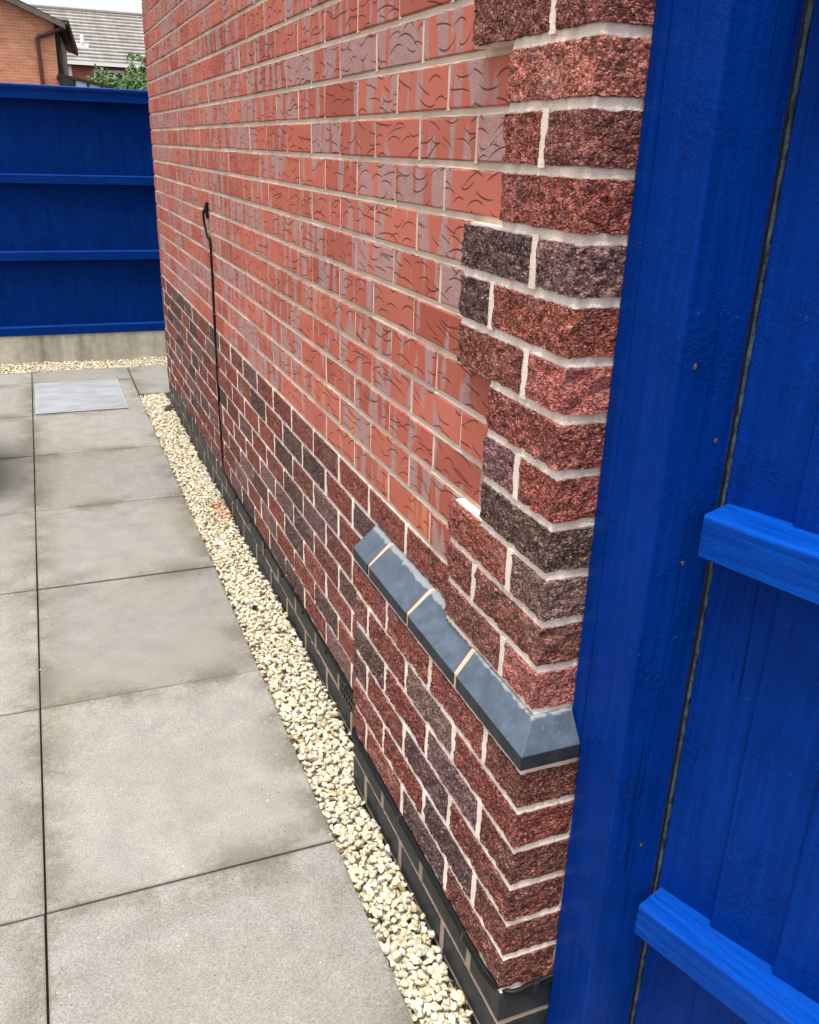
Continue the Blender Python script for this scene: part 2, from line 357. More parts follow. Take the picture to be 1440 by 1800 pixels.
# vectorised value noise
_H = rng.random((64, 64, 64, 3)).astype(np.float64) * 2 - 1
def vnoise(p, freq, off=0.0):
    q = p * freq + off; i = np.floor(q).astype(int); t = q - i; t = t * t * (3 - 2 * t)
    out = 0
    for a in (0, 1):
        for b in (0, 1):
            for c in (0, 1):
                w = (t[:, 0] if a else 1 - t[:, 0]) * (t[:, 1] if b else 1 - t[:, 1]) * (t[:, 2] if c else 1 - t[:, 2])
                out = out + w[:, None] * _H[(i[:, 0] + a) & 63, (i[:, 1] + b) & 63, (i[:, 2] + c) & 63]
    return out
def rough_brick(name, sx, sy, sz, res, amp, seed, faces=('x-', 'y-', 'z+', 'z-', 'y+'), end_in=False):
    """box from (0,0,0) to (sx,sy,sz) whose faces are broken rock; same displacement at shared edges"""
    V, F = [], []
    n0 = 0
    def grid(o, a, b, la, lb):
        nonlocal n0
        na, nb = max(1, round(la / res)), max(1, round(lb / res))
        A, B = np.meshgrid(np.linspace(0, la, na + 1), np.linspace(0, lb, nb + 1), indexing='ij')
        pts = np.array(o, float) + A.reshape(-1, 1) * np.array(a, float) + B.reshape(-1, 1) * np.array(b, float)
        V.append(pts)
        idx = np.arange((na + 1) * (nb + 1)).reshape(na + 1, nb + 1) + n0
        F.append(np.stack([idx[:-1, :-1], idx[1:, :-1], idx[1:, 1:], idx[:-1, 1:]], -1).reshape(-1, 4))
        n0 += (na + 1) * (nb + 1)
    d = min(.035, sx)
    if 'x-' in faces: grid((0, sy, 0), (0, -1, 0), (0, 0, 1), sy, sz)
    if 'y-' in faces: grid((0, 0, 0), (1, 0, 0), (0, 0, 1), sx, sz)
    if 'y+' in faces: grid((sx, sy, 0), (-1, 0, 0), (0, 0, 1), sx, sz)
    if 'z+' in faces: grid((0, 0, sz), (1, 0, 0), (0, 1, 0), sx, sy)
    if 'z-' in faces: grid((0, 0, 0), (0, 1, 0), (1, 0, 0), sy, sx)
    V = np.concatenate(V); F = np.concatenate(F)
    D = vnoise(V, 60, seed * 3.7) * amp * .7 + vnoise(V, 190, seed * 7.1) * amp * .5
    V = V * np.array([1, (sy - .0046) / sy, (sz - .004) / sz]) + np.array([-.0012, .0023 if 'y+' not in faces or end_in else .0, .002])
    V = V + D * np.array([1, .8 if 'y+' in faces else .45, .5])
    # pull arrises in slightly so edges are broken, not knife sharp
    me = bpy.data.meshes.new(name); me.from_pydata(V.tolist(), [], F.tolist()); me.update()
    me.polygons.foreach_set('use_smooth', [True] * len(me.polygons))
    return me

# ================================================================== SETTING: ground, paving
C = .075; DF, PP, L = .022, .028, 4.375          # course height, field recess, plinth projection, wall length
GZ = -.065                                       # paving level
# one ground sheet out to the horizon
v = [(-600, -600, -.14), (600, -600, -.14), (600, 600, -.14), (-600, 600, -.14)]
struct(link('ground', pydata('ground', v, [(0, 1, 2, 3)]), M['soil']))
paving = struct(link('patio', boxes('patio', [(-3.8, -.145, -2.2, 5.335, -.135, GZ - .022)]), M['bed']))
slab_me = {}
def slab(x0, x1, y0, y1, dz=0.0):
    k = (round(x1 - x0, 3), round(y1 - y0, 3))
    if k not in slab_me: slab_me[k] = cbox('slab', k[0], k[1], .04, .0018, 2)
    o = link('paving_slab', slab_me[k], M['slab'], paving, ((x0 + x1) / 2, (y0 + y1) / 2, GZ - .02 + dz))
    o.rotation_euler = (R(random.uniform(-.12, .12)), R(random.uniform(-.1, .1)), R(random.uniform(-.12, .12)))
    return o
ys = [-1.69, -.945, -.2, .547, 1.293, 2.033, 2.782, 3.527, 4.25, 4.985, 5.335]
patch_slab = None
for ci, x1 in enumerate((-.138, -.741, -1.344, -1.947, -2.55, -3.153)):
    for k in range(len(ys) - 1):
        s = slab(x1 - .5985, x1, ys[k] + .002, ys[k + 1] - .002, random.uniform(-.0018, .0012))
        if ci == 0 and k == 8: patch_slab = s
s = slab(-.132, .9, 4.58, 5.335)
me = cbox('cement_patch', .50, .715, .004, .0015)
link('cement_patch', me, M['patch'], patch_slab, (-.475, 4.63, GZ + .0035))

# ------------------------------------------------------------------ gravel (one mass of stones)
hulls = []
for k in range(26):
    bm = bmesh.new()
    sc = (random.uniform(.8, 1.25), random.uniform(.65, 1.0), random.uniform(.5, .85))
    for i in range(13):
        d = Vector([random.gauss(0, 1) for _ in range(3)]).normalized() * random.uniform(.82, 1.0)
        d = Vector([math.copysign(abs(c) ** .8, c) for c in d])
        bm.verts.new((d.x * sc[0], d.y * sc[1], d.z * sc[2]))
    r_ = bmesh.ops.convex_hull(bm, input=bm.verts[:])
    bmesh.ops.delete(bm, geom=[e for e in r_['geom_interior'] if isinstance(e, bmesh.types.BMVert)], context='VERTS')
    bmesh.ops.bevel(bm, geom=bm.edges[:], offset=.07, segments=1, affect='EDGES')
    bmesh.ops.triangulate(bm, faces=bm.faces[:]); bm.verts.index_update()
    hulls.append((np.array([v.co[:] for v in bm.verts]), np.array([[v.index for v in f_.verts] for f_ in bm.faces])))
    bm.free()
def wall_x(y): return -PP if y < .74 else DF
def stone_mass(name, pts):
    V, F, Cc, n = [], [], [], 0
    for (x, y, z, r, kind) in pts:
        hv, hf = hulls[random.randrange(len(hulls))]
        q = Matrix.Rotation(random.uniform(0, 6.28), 3, 'Z') @ Matrix.Rotation(random.uniform(-.6, .6), 3, 'X') @ Matrix.Rotation(random.uniform(-.6, .6), 3, 'Y')
        V.append(hv @ np.array(q).T * r + (x, y, z)); F.append(hf + n); n += len(hv)
        t = random.random()
        b = random.uniform(.80, 1.08)
        c = (.63, .575, .46) if t < .62 else (.68, .64, .55) if t < .80 else (.58, .475, .31) if t < .93 else (.50, .45, .37) if t < .99 else (.30, .22, .13)
        if kind: c = (.50, .30, .18) if random.random() < .5 else (.57, .44, .31)
        b *= .82; Cc.append(np.tile((c[0] * b, c[1] * b * .985, c[2] * b * .92, 1), (len(hv), 1)))
    V = np.concatenate(V); F = np.concatenate(F); Cc = np.concatenate(Cc)
    me = bpy.data.meshes.new(name); me.from_pydata(V.tolist(), [], F.tolist()); me.update()
    at = me.color_attributes.new('stone', 'FLOAT_COLOR', 'POINT'); at.data.foreach_set('color', Cc.ravel())
    return link(name, me, M['gravel'])
pts = []
def fill(x0f, x1f, y0, y1, zf, cell, layers):
    for lay in range(layers):
        y = y0
        while y < y1:
            a, b = x0f(y), x1f(y); x = a
            while x < b:
                r = random.uniform(.0072, .0122) * (1.18 if random.random() < .12 else 1)
                px, py = x + random.uniform(0, cell), y + random.uniform(-.5, .5) * cell
                if px - a > r * .75 and b - px > r * .8:
                    z = zf(px, py) - lay * .012 + random.uniform(-.005, .005)
                    kind = (px + .01) ** 2 + ((py - 2.55) * .45) ** 2 < .055 ** 2 and random.random() < .8
                    pts.append((px, py, z, r, kind))
                x += cell
            y += cell
def gz(x, y):
    t = (x + .135) / (wall_x(y) + .135)
    return GZ - .010 + .013 * max(0, min(1, t)) + .006 * math.sin(y * 5.1 + x * 9) - (.02 * max(0, .25 - y) if y > 0 else .01)
fill(lambda y: -.138, wall_x, -.75, 4.57, gz, .0140, 3)
fill(lambda y: -2.4, lambda y: .9, 5.345, 5.615, lambda x, y: GZ - .012 + .03 * max(0, (y - 5.45)) + .004 * math.sin(x * 7), .0165, 2)
for k in range(46):         # strays kicked onto the slabs
    y = random.uniform(.0, 4.4); x = -.14 - abs(random.gauss(0, .05)) if k % 3 else -.741 + random.uniform(.0, .06)
    r_ = random.uniform(.0014, .0042); pts.append((x, y, GZ + r_ * .5, r_, 0))
gr = stone_mass('gravel', pts); gr['kind'] = 'stuff'
struct(link('gravel_bed', boxes('gravel_bed', [(-.137, 2, -2.2, 4.574, -.138, GZ - .038), (-3.8, 2, 5.34, 5.63, -.137, GZ - .036)]), M['chip']))

# ================================================================== HOUSE
house = thing('brick_house', 'red brick house with rough projecting corner bricks, nearest of the three houses', 'house', (0, 0, GZ))
RED, DK, PUR, PNK, MID = (.245, .074, .056), (.105, .062, .058), (.185, .105, .10), (.37, .125, .105), (.195, .069, .055)
# ---- mortar of the long wall
def strip(path, nrm, z, V, F, h=.0066, dep=.0068, step=.010, rag=.0005):
    """concave pointed bed joint along a polyline; nrm gives the outward direction of every vertex"""
    P, N = [], []
    for i in range(len(path) - 1):
        a, b = np.array(path[i], float), np.array(path[i + 1], float); n = max(1, int(np.linalg.norm(b - a) / step))
        for k in range(n + (i == len(path) - 2)):
            t = k / n; P.append(a + (b - a) * t); nn = np.array(nrm[i], float) * (1 - t) + np.array(nrm[i + 1], float) * t; N.append(nn)
    prof = [(-1.2, -.014), (-1.0, -.0012), (-.6, -dep * .55), (0, -dep), (.55, -dep * 1.0), (1.0, -.0032), (1.2, -.014)]
    n0 = len(V); m = len(prof)
    for p_, n_ in zip(P, N):
        j1, j2, j3 = random.gauss(0, rag), random.gauss(0, rag), random.gauss(0, rag * .5)
        for i, (zz, dd) in enumerate(prof):
            dz = j1 if i < 3 else j2 if i > 3 else 0
            q_ = p_[:2] + n_ * (dd + (j3 if 0 < i < m - 1 else 0))
            V.append((q_[0], q_[1], z + zz * h + dz))
    for i in range(len(P) - 1):
        for k in range(m - 1):
            a = n0 + i * m + k; F.append((a, a + m, a + m + 1, a + 1))
def quoin_end(j): return .215 if (j - 11) % 6 < 3 else .3275      # j = course index, from joint j to j+1
TOP = 36
V, F = [], []
for j in range(-1, TOP + 1):
    y0 = .735 if j <= 6 else .332 if j == 20 else .20
    strip([(DF, y0), (DF, 2.0)], [(-1, 0)] * 2, j * C, V, F)
    strip([(DF, 2.0), (DF, L)], [(-1, 0)] * 2, j * C, V, F, step=.12)
for j in range(8, TOP + 1):
    e = max(quoin_end(j), quoin_end(j - 1)) if j > 8 else .3275
    e = min(quoin_end(j), quoin_end(j - 1)) if j > 8 else .3275
    strip([(.001, e - .003), (.001, .001), (.62, .001)], [(-1, 0), (-.8, -.8), (0, -1)], j * C, V, F, h=.0080, dep=.0034, step=.0055, rag=.0009)
me = pydata('gable_wall', V, F, True)
bk = boxes('b', [(DF + .0045, .12, 0.04, L - .004, -.2, TOP * C)] +
           [(.009, .1, .009, quoin_end(j) - .004, j * C + .004, (j + 1) * C - .004) for j in range(8, TOP)])
bm = bmesh.new(); bm.from_mesh(me); bm.from_mesh(bk); bm.to_mesh(me); bm.free()
GABLE_ME = me; gable = link('gable_wall', me, M['mortar'], house)
front = link('front_wall', boxes('front_wall', [(.10, 4.6, .009, .11, .6, TOP * C), (.11, 4.6, -PP + .009, .11, -.2, .6)]), M['mortar'], house)
link('wall_core', boxes('wall_core', [(.13, 4.55, .12, L - .1, -.1, TOP * C)]), M['cement'], house)
link('roof', prism('roof', [(-.12, TOP * C), (-.12, TOP * C + .09), (2.3, TOP * C + 1.3), (4.72, TOP * C + .09), (4.72, TOP * C)], -.05, L + .05), M['tiles'], house)
# ---- plinth mortar
V, F = [], []
for j in range(-1, 8):
    strip([(-PP, .738), (-PP, -PP), (.62, -PP)], [(-1, 0), (-.8, -.8), (0, -1)], j * C, V, F, h=.0072, dep=.0036, step=.006, rag=.0006)
me = pydata('plinth', V, F, True)
bk = boxes('b', [(-PP + .008, .03, -PP + .008, .736, -.2, 7 * C), (.02, .62, -PP + .008, .03, -.2, 7 * C)])
bm = bmesh.new(); bm.from_mesh(me); bm.from_mesh(bk); bm.to_mesh(me); bm.free()
PLINTH_ME = me; plinth = link('plinth', me, M['mortar'], house); PERP_G, PERP_P = [], []

# ---- bricks
cache = {}
def get(kind, ly, var, lx=.1025):
    k = (kind, round(ly, 3), var, lx)
    if k not in cache:
        if kind == 'rock': cache[k] = rough_brick('rock_brick', lx, ly, .065, .0034, .0026, var * 13 + ly * 100, ('x-', 'y-', 'z+', 'z-'))
        elif kind == 'wave': cache[k] = cbox('scored_brick', .1, ly, .0635, .0022, 1, .0007)
        else: cache[k] = cbox('blue_brick', .1, ly, .065, .0025, 1, .0006)
    return cache[k]
def tone():
    t = random.random()
    b = random.uniform(.74, 1.06)  # range kept low: light falloff on the lower brickwork put into the tones
    c = RED if t < .38 else MID if t < .62 else DK if t < .82 else PUR
    return tuple(x * b for x in c)
invM = (rot.to_4x4()).inverted()
def in_view(p):
    d = rot.transposed() @ (Vector(p) - CAM)
    if d.z > -.1: return None
    u, w = d.x / -d.z * 1.0882, d.y / -d.z * 1.0882        # half width = .5
    if abs(u) > .56 or abs(w) > .68: return None
    return (Vector(p) - CAM).length
def field(j):          # perpends of course j, stretcher bond
    o = .3475 if j % 2 == 0 else .46
    return o
waves, rocks = [], []
for j in range(-2, TOP):
    if j == 7: y0 = .745
    elif j < 7: y0 = .745
    else: y0 = quoin_end(j) + .002
    o = field(j); ks = math.ceil((y0 - o - .02) / .225)
    edges = [y0] + [o + .225 * k for k in range(ks, 40) if y0 + .03 < o + .225 * k < L - .04] + [L + .005]
    for yy in edges[1:-1]:
        PERP_G.append((DF + (.0022 if j >= 9 else -.0012) + random.uniform(-.0005, .0007), DF + .02, yy - .0075, yy + .0075, j * C + .003, (j + 1) * C - .003))
    for i, (a, b) in enumerate(zip(edges[:-1], edges[1:])):
        ya = a + (.005 if i else 0); yb = b - .005
        item = (j, ya, yb)
        if j >= 9: waves.append(item)
        elif j >= 1: rocks.append(item)
        else:
            if j == 0 and (abs((ya + yb) / 2 - .9) < .113 or abs((ya + yb) / 2 - 3.62) < .113):
                bm = bmesh.new()
                w, zc, yc = yb - ya, (j + .5) * C, (ya + yb) / 2
                pcs = [(DF + .012, DF + .06, yc - w / 2, yc + w / 2, zc - .032, zc + .032)]
                pcs += [(DF - .001, DF + .013, yc - w / 2, yc + w / 2, zc + s_ * .0325 - .003, zc + s_ * .0325 + .003) for s_ in (-1, -.34, .34, 1)]
                pcs += [(DF - .0005, DF + .013, yc - w / 2 + w * q_ / 11 - .003, yc - w / 2 + w * q_ / 11 + .003, zc - .0325, zc + .0325) for q_ in range(12)]
                link('air_brick', boxes('air_brick', pcs), M['clip'], gable)
                continue
            link('engineering_brick', get('blue', round(yb - ya, 3), random.randrange(3)), M['blue'], gable,
                 (DF + .05 + random.uniform(-.001, .001), (ya + yb) / 2, (j + .5) * C))
# scored bricks: those that show largest are parts, the rest one mass
vis = []
for it in waves:
    d = in_view((DF, (it[1] + it[2]) / 2, (it[0] + .5) * C)); vis.append((d if d else 99, it))
vis.sort(key=lambda t: t[0])
rest = []
for n, (d, (j, ya, yb)) in enumerate(vis):
    if n < 296 and d < 50:
        o = link('brick', get('wave', round(yb - ya, 3), random.randrange(4)), M['wave'], gable, (DF + .05 + random.uniform(-.0012, .0012), (ya + yb) / 2, (j + .5) * C))
        o.rotation_euler = (random.uniform(-.004, .004), 0, random.uniform(-.006, .006))
    else: rest.append((j, ya, yb))
bs = boxes('brick_mass', [(DF + random.uniform(-.001, .001), DF + .1, ya, yb, j * C + .005, (j + 1) * C - .005) for j, ya, yb in rest])
o = link('brickwork', bs, M['wave'], gable); o['kind'] = 'stuff'
for j, ya, yb in rocks:
    link('rock_faced_brick', get('rock', round(yb - ya, 3), random.randrange(5) if abs(yb - ya - .215) < .002 else 0, .05), M['rock'], gable,
         (DF + random.uniform(-.002, .001), ya, j * C + .005), tone())
# quoin bricks
QC = {20: (MID, MID), 19: (PNK, None), 18: (MID, RED), 17: (RED, None), 16: (PUR, DK), 15: (RED, DK), 14: (PNK, MID), 13: (RED, None),
      12: (RED, PUR), 11: (DK, None), 10: (PUR, RED), 9: (MID, MID), 8: (PNK, MID)}
seed = 3
def quoin(j, x, yfrom, ylen, xlen, y0, par, col, res, dz=0):
    global seed
    seed += 1
    me = rough_brick('corner_brick', xlen - (.003 if yfrom in (0, -PP) else 0), ylen, .064, res, .0042, seed, end_in=yfrom not in (0, -PP))
    return link('rock_faced_brick', me, M['rock'], par, (x, y0 + yfrom, j * C + .0055), tuple(c * random.uniform(.94, 1.06) for c in col))
for j in range(8, TOP):
    e = quoin_end(j); c1, c2 = QC.get(j, (tone(), tone())); res = .0024 if j < 23 else .008
    hd = (j % 2 == 0)            # header on the long wall, stretcher on the return
    yy = .1075 if hd else .220
    if hd or e > .3: PERP_G.append((-.0002, .03, yy - .0085, yy + .0085, j * C + .003, (j + 1) * C - .003))
    xx = .220 if hd else .1075
    PERP_G.append((xx - .0075, xx + .0075, .0012, .03, j * C + .003, (j + 1) * C - .003))
    if hd:
        quoin(j, 0, 0, .1025, .215, 0, gable, c1, res)
        quoin(j, 0, .1125, e - .1125, .09, 0, gable, c2 or c1, res)
        quoin(j, .225, 0, .1, .215, 0, front, tone(), .008)
    else:
        quoin(j, 0, 0, .215, .1025, 0, gable, c1, res)
        if e > .3: quoin(j, 0, .225, .1025, .09, 0, gable, c2 or c1, res)
        quoin(j, .1125, 0, .1, .215, 0, front, tone(), .008)
        quoin(j, .3375, 0, .1, .215, 0, front, tone(), .008)
# plinth bricks
for j in range(-2, 7):
    hd = (j % 2 == 0)
    cuts = [0, .1225, .3475, .5725, .773] if hd else [0, .235, .46, .685, .773]
    xs = [0, .235, .46] if hd else [0, .1125, .3375]
    for yy in cuts[1:4]: PERP_P.append((-PP - .0004, 0, yy - PP - .005 - .0085, yy - PP - .005 + .0085, j * C + .003, (j + 1) * C - .003))
    PERP_P.append((-PP + xs[1] - .0125, -PP + xs[1] + .0025, -PP + .0012, 0, j * C + .003, (j + 1) * C - .003))
    for i in range(4):
        ya, yb = cuts[i] - PP, cuts[i + 1] - PP - (.010 if i < 3 else 0)
        lx = (xs[1] - .01) if i == 0 else .05
        if j >= 1: 
            o = quoin(j, -PP, ya, yb - ya, lx, 0, plinth, tone() if i else tuple(x * .78 for x in (MID if random.random() < .6 else RED)), .0026);  # corner bricks darkened too: painted falloff of light towards the ground
        else:
            link('engineering_brick', cbox('blue_brick', lx, yb - ya, .065, .003, 2, .0005), M['blue'], plinth, (-PP + lx / 2, (ya + yb) / 2, (j + .5) * C))
    for i in (1,):
        xa, xb = xs[i], xs[i + 1] - .01
        if j >= 1: quoin(j, -PP + xa, -PP, .05, xb - xa, 0, plinth, tone(), .006)
        else: link('engineering_brick', cbox('blue_brick', xb - xa, .06, .065, .003, 1), M['blue'], plinth, (-PP + (xa + xb) / 2, -PP + .03, (j + .5) * C))
for me, pb in ((GABLE_ME, PERP_G), (PLINTH_ME, PERP_P)):
    bm = bmesh.new(); bm.from_mesh(me); bm.from_mesh(boxes('p', pb)); bm.to_mesh(me); bm.free()
    me.materials.append(M['mortar_field']); me.materials.append(M['mortar_low'])
    for p_ in me.polygons:
        c_ = p_.center
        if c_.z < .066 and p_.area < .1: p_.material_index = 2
        elif me is GABLE_ME and c_.z > 9.1 * C and c_.x > .012 and c_.y > .19: p_.material_index = 1
# sloping plinth cap
def shade_by_slope(me):
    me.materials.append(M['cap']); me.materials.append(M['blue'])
    for p_ in me.polygons: p_.material_index = 0 if p_.normal.z > .25 else 1  # sky light on the slope and shade on the lip painted as colours
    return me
prof = [(.03, .531), (-.034, .531), (-.034, .5555), (-.0025, .5975), (.03, .5975)]
prof2 = [(.035, .531), (-.034, .531), (-.034, .5555), (.016, .6005), (.035, .6005)]
for ya, yb in ((.205, .4165), (.4265, .638), (.648, .742)):
    link('plinth_brick', shade_by_slope(prism('plinth_brick', prof2, ya, yb, 'y', .0022)), None, plinth)
V = [(a, .195, z) for a, z in prof] + [(a, a, z) for a, z in prof] + [(.066, a, z) for a, z in prof]
F = [(0, 1, 2, 3, 4), (14, 13, 12, 11, 10)]
for s_ in (0, 5):
    for i in range(5):
        k = (i + 1) % 5; F.append((s_ + i, s_ + 5 + i, s_ + 5 + k, s_ + k))
me = pydata('plinth_corner_brick', V, F)
bm = bmesh.new(); bm.from_mesh(me); bmesh.ops.recalc_face_normals(bm, faces=bm.faces[:])
bmesh.ops.bevel(bm, geom=bm.edges[:], offset=.0016, segments=2, affect='EDGES', profile=.6); bm.to_mesh(me); bm.free()
link('plinth_brick', shade_by_slope(me), None, plinth)
jp = [(a * .93 + .0005, z - .0012 if z > .56 else z) for a, z in prof2]
for k, (ya, yb) in enumerate(((.194, .206), (.4155, .4275), (.637, .649))):
    jq = [(a * .95, z - .0008 if z > .56 else z) for a, z in prof] if k == 0 else jp
    link('cap_joint', prism('cap_joint', jq, ya, yb, 'y'), M['mortar_tan'], plinth)
# ================================================================== cable along the wall
cable = thing('cable', 'black cable dropping down the brick wall and clipped along the top of the dark bricks', 'cable', (DF, 2.6, GZ))
r1 = .0048; xf = DF - .005; xp = -PP - .005; zc = C + .001
pA = [(DF + .03, 2.70, 1.128), (xf, 2.70, 1.132), (xf - .012, 2.708, 1.125), (xf - .012, 2.716, 1.09), (xf - .006, 2.69, 1.03), (xf, 2.665, 1.0), (xf, 2.665, .7),
      (xf, 2.657, .4), (xf, 2.635, .16), (xf, 2.60, .10), (xf, 2.52, .080), (xf, 2.40, zc), (xf, 1.8, zc), (xf, 1.2, zc), (xf, .86, zc), (xf - .004, .80, zc),
      (-.02, .752, zc), (xp - .001, .72, zc), (xp, .6, zc), (xp, .3, zc), (xp, .08, zc), (xp + .001, .02, zc - .002), (xp + .012, -PP + .008, zc - .004), (-.004, -PP - .006, zc - .003), (.03, -PP - .005, zc), (.075, -PP - .004, zc + .004)]
link('conductor', tube('conductor', pA, r1), M['cable'], cable)
pB = [(x - (.001 if y > -.01 else 0), y - (.001 if y < -.01 else 0), z - .0085) for x, y, z in pA[12:]]
pB = [(xf, 1.45, zc + .004)] + [p for p in pB if p[1] < 1.2]
link('conductor', tube('conductor', pB, r1 * .9), M['cable'], cable)
link('conductor_head', tube('conductor_head', [(xf + .002, 2.698, 1.158), (xf - .003, 2.698, 1.145), (xf - .003, 2.697, 1.125), (xf + .001, 2.697, 1.10)], .0075), M['cable'], cable)
clip_me = cbox('clip', .012, .009, .020, .002); clip_v = cbox('clip_v', .013, .020, .010, .002); clip_n = cbox('clip_n', .010, .009, .020, .002)
for z in (.96, .735, .53, .33, .165): link('clip', clip_v, M['clip'], cable, (xf, 2.662 if z > .5 else 2.654, z))
for y in (2.36, 2.10, 1.86, 1.62, 1.36, 1.12, .93): link('clip', clip_me, M['clip'], cable, (xf - .001, y, zc - .006))
for y in (.69, .42, .10): link('clip', clip_n, M['clip'], cable, (xp - .001, y, zc - .005))
link('clip', cbox('clip_c', .012, .011, .024, .002), M['clip'], cable, (.036, -PP - .006, zc - .004))

# ================================================================== gate post and gate
post = thing('gate_post', 'thick blue painted timber gate post fixed against the corner of the brick house', 'post', (.115, -.08, GZ))
x0, x1, y0, y1 = .068, .163, -.128, -.033
zs = np.linspace(-.13, 2.15, 60); V, F = [], []; ring = None
for i, z in enumerate(zs):
    wob = .0008 * math.sin(z * 7) + .0005 * math.sin(z * 19 + 1)
    cx = .1165 + .006 * (z - .6) * .2 + .0012 * math.sin(z * 9) ; dpt = .006 if .17 < z < 1.22 else .0002; hw = .0007 if .17 < z < 1.22 else .0002
    cy = -.078 + .0012 * math.sin(z * 5); d2 = .004 if (z < 1.0) else .0002
    b = .0035
    sec = [(x0, y1), (x0, y0 + b), (x0 + b * .3, y0 + b * .3), (x0 + b, y0), (cx - hw, y0), (cx, y0 + dpt), (cx + hw, y0), (x1 - b, y0), (x1 - b * .3, y0 + b * .3), (x1, y0 + b), (x1, y1)]
    n = len(sec); V += [(a + wob, c_ + wob, z) for a, c_ in sec]
    if i:
        for k in range(n): F.append(((i - 1) * n + k, (i - 1) * n + (k + 1) % n, i * n + (k + 1) % n, i * n + k))
F.append(tuple(range((len(zs) - 1) * n, len(zs) * n)))
link('post_shaft', pydata('post_shaft', V, F), M['paint'], post)
link('packing_strip', boxes('packing_strip', [(x0 - .0006, .16, y1 + .0012, -.0015, .528, 2.15)]), M['paint'], post)
link('gap_light_stop', boxes('gap_light_stop', [(x1 + .0003, x1 + .035, y0 + .02, y0 + .07, -.1, 2.15)]), M['dark'], post)  # near-black stop added behind the gap to block light and keep it dark
for (hx, hz, s_) in ((.0921, 1.1451, .0035), (.1403, 1.0508, .003), (.1201, .8885, .0032), (.1275, .4262, .0032)):
    bm = bmesh.new(); bmesh.ops.create_uvsphere(bm, u_segments=8, v_segments=5, radius=s_)
    for v_ in bm.verts: v_.co = Vector((v_.co.x * .8 * random.uniform(.7, 1.2), v_.co.y * .25, v_.co.z * random.uniform(.8, 1.4)))
    me = bpy.data.meshes.new('nail_hole'); bm.to_mesh(me); bm.free(); link('nail_hole', me, M['rust'], post, (hx, y0 - .0003, hz))
bm = bmesh.new(); bmesh.ops.create_icosphere(bm, subdivisions=2, radius=1.0)
for v_ in bm.verts:
    k = 1 + .25 * math.sin(v_.co.x * 5 + v_.co.y * 7) ; v_.co = Vector((v_.co.x * .085 * k, v_.co.y * .075 * k, v_.co.z * .05 * k))
me = bpy.data.meshes.new('footing'); bm.to_mesh(me); bm.free(); link('footing', me, M['cement'], post, (.10, -.075, -.075))

GO = Vector((.1668, -.128, 0)); GD = Vector((.2924, -.9563, 0)); GN = Vector((-.9563, -.2924, 0))
gate = thing('wooden_gate', 'open blue timber gate of overlapping vertical boards and thick rails beside the post', 'gate', (GO.x, GO.y, GZ))
Mg = Matrix((( GD.x, -GN.x, 0, GO.x), (GD.y, -GN.y, 0, GO.y), (0, 0, 1, 0), (0, 0, 0, 1)))   # local x along gate, y away from the viewer, z up
def gpart(name, me, mat, loc=(0, 0, 0)):
    o = link(name, me, mat, gate); o.matrix_basis = Mg @ Matrix.Translation(loc); return o
for k in range(9):
    t0 = .0065 if k == 0 else .1 * k
    t1 = .1 * k + .112
    V, F = [], []
    zs = np.linspace(-.02, 2.05, 24)
    a0 = -.0075 if k else -.002
    for i, z in enumerate(zs):
        w = .0006 * math.sin(z * 5 + k)
        V += [(t0 + w, a0 + w, z), (t0 + w + .0015, a0 - .0012 + w, z), (t1, .0025 + w, z), (t1, .010, z), (t0, .010 if k == 0 else .004, z)]
        if i: F += [((i - 1) * 5 + q_, i * 5 + q_, i * 5 + (q_ + 1) % 5, (i - 1) * 5 + (q_ + 1) % 5) for q_ in range(5)]
    me = pydata('gate_board', V, F); gpart('board', me, M['paint_gate'], (0, .0012 * (k % 2), 0))
V, F = [], []
for i, z in enumerate(np.linspace(-.02, 2.05, 160)):
    j1 = random.gauss(-.001, .0009); V += [(.0012 + random.gauss(0, .0005), -.0028, z), (.0064 + j1, -.0028, z), (.0064 + j1, .009, z), (.0005, .009, z)]
    if i: F += [((i - 1) * 4 + q_, i * 4 + q_, i * 4 + (q_ + 1) % 4, (i - 1) * 4 + (q_ + 1) % 4) for q_ in range(4)]
gpart('worn_edge', pydata('worn_edge', V, F), M['worn'])
def rail(zt, zb, dep, name='rail'):
    x0_, x1_ = .012, .90
    V, F = [], []; xs_ = np.linspace(x0_, x1_, 40)
    for i, x in enumerate(xs_):
        w = .0007 * math.sin(x * 23 + zt * 9) + random.gauss(0, .0003)
        sec = [(.004, zt + .001), (-dep + .003, zt - .003 + w), (-dep + .001, zt - .0045 + w), (-dep, zt - .007 + w), (-dep + w, zb + .002), (-dep + .002, zb), (.004, zb)]
        V += [(x, a, z) for a, z in sec]; n = len(sec)
        if i: F += [((i - 1) * n + q_, i * n + q_, i * n + (q_ + 1) % n, (i - 1) * n + (q_ + 1) % n) for q_ in range(n)]
    F += [tuple(range(n)), tuple(range(len(V) - 1, len(V) - n - 1, -1))]
    me = pydata('gate_rail', V, F)
    bm = bmesh.new(); bm.from_mesh(me); bmesh.ops.recalc_face_normals(bm, faces=bm.faces[:]); bm.to_mesh(me); bm.free()
    gpart('rail', me, M['paint_rail'])
rail(.970, .910, .055); rail(.342, .283, .055); rail(1.60, 1.54, .055)

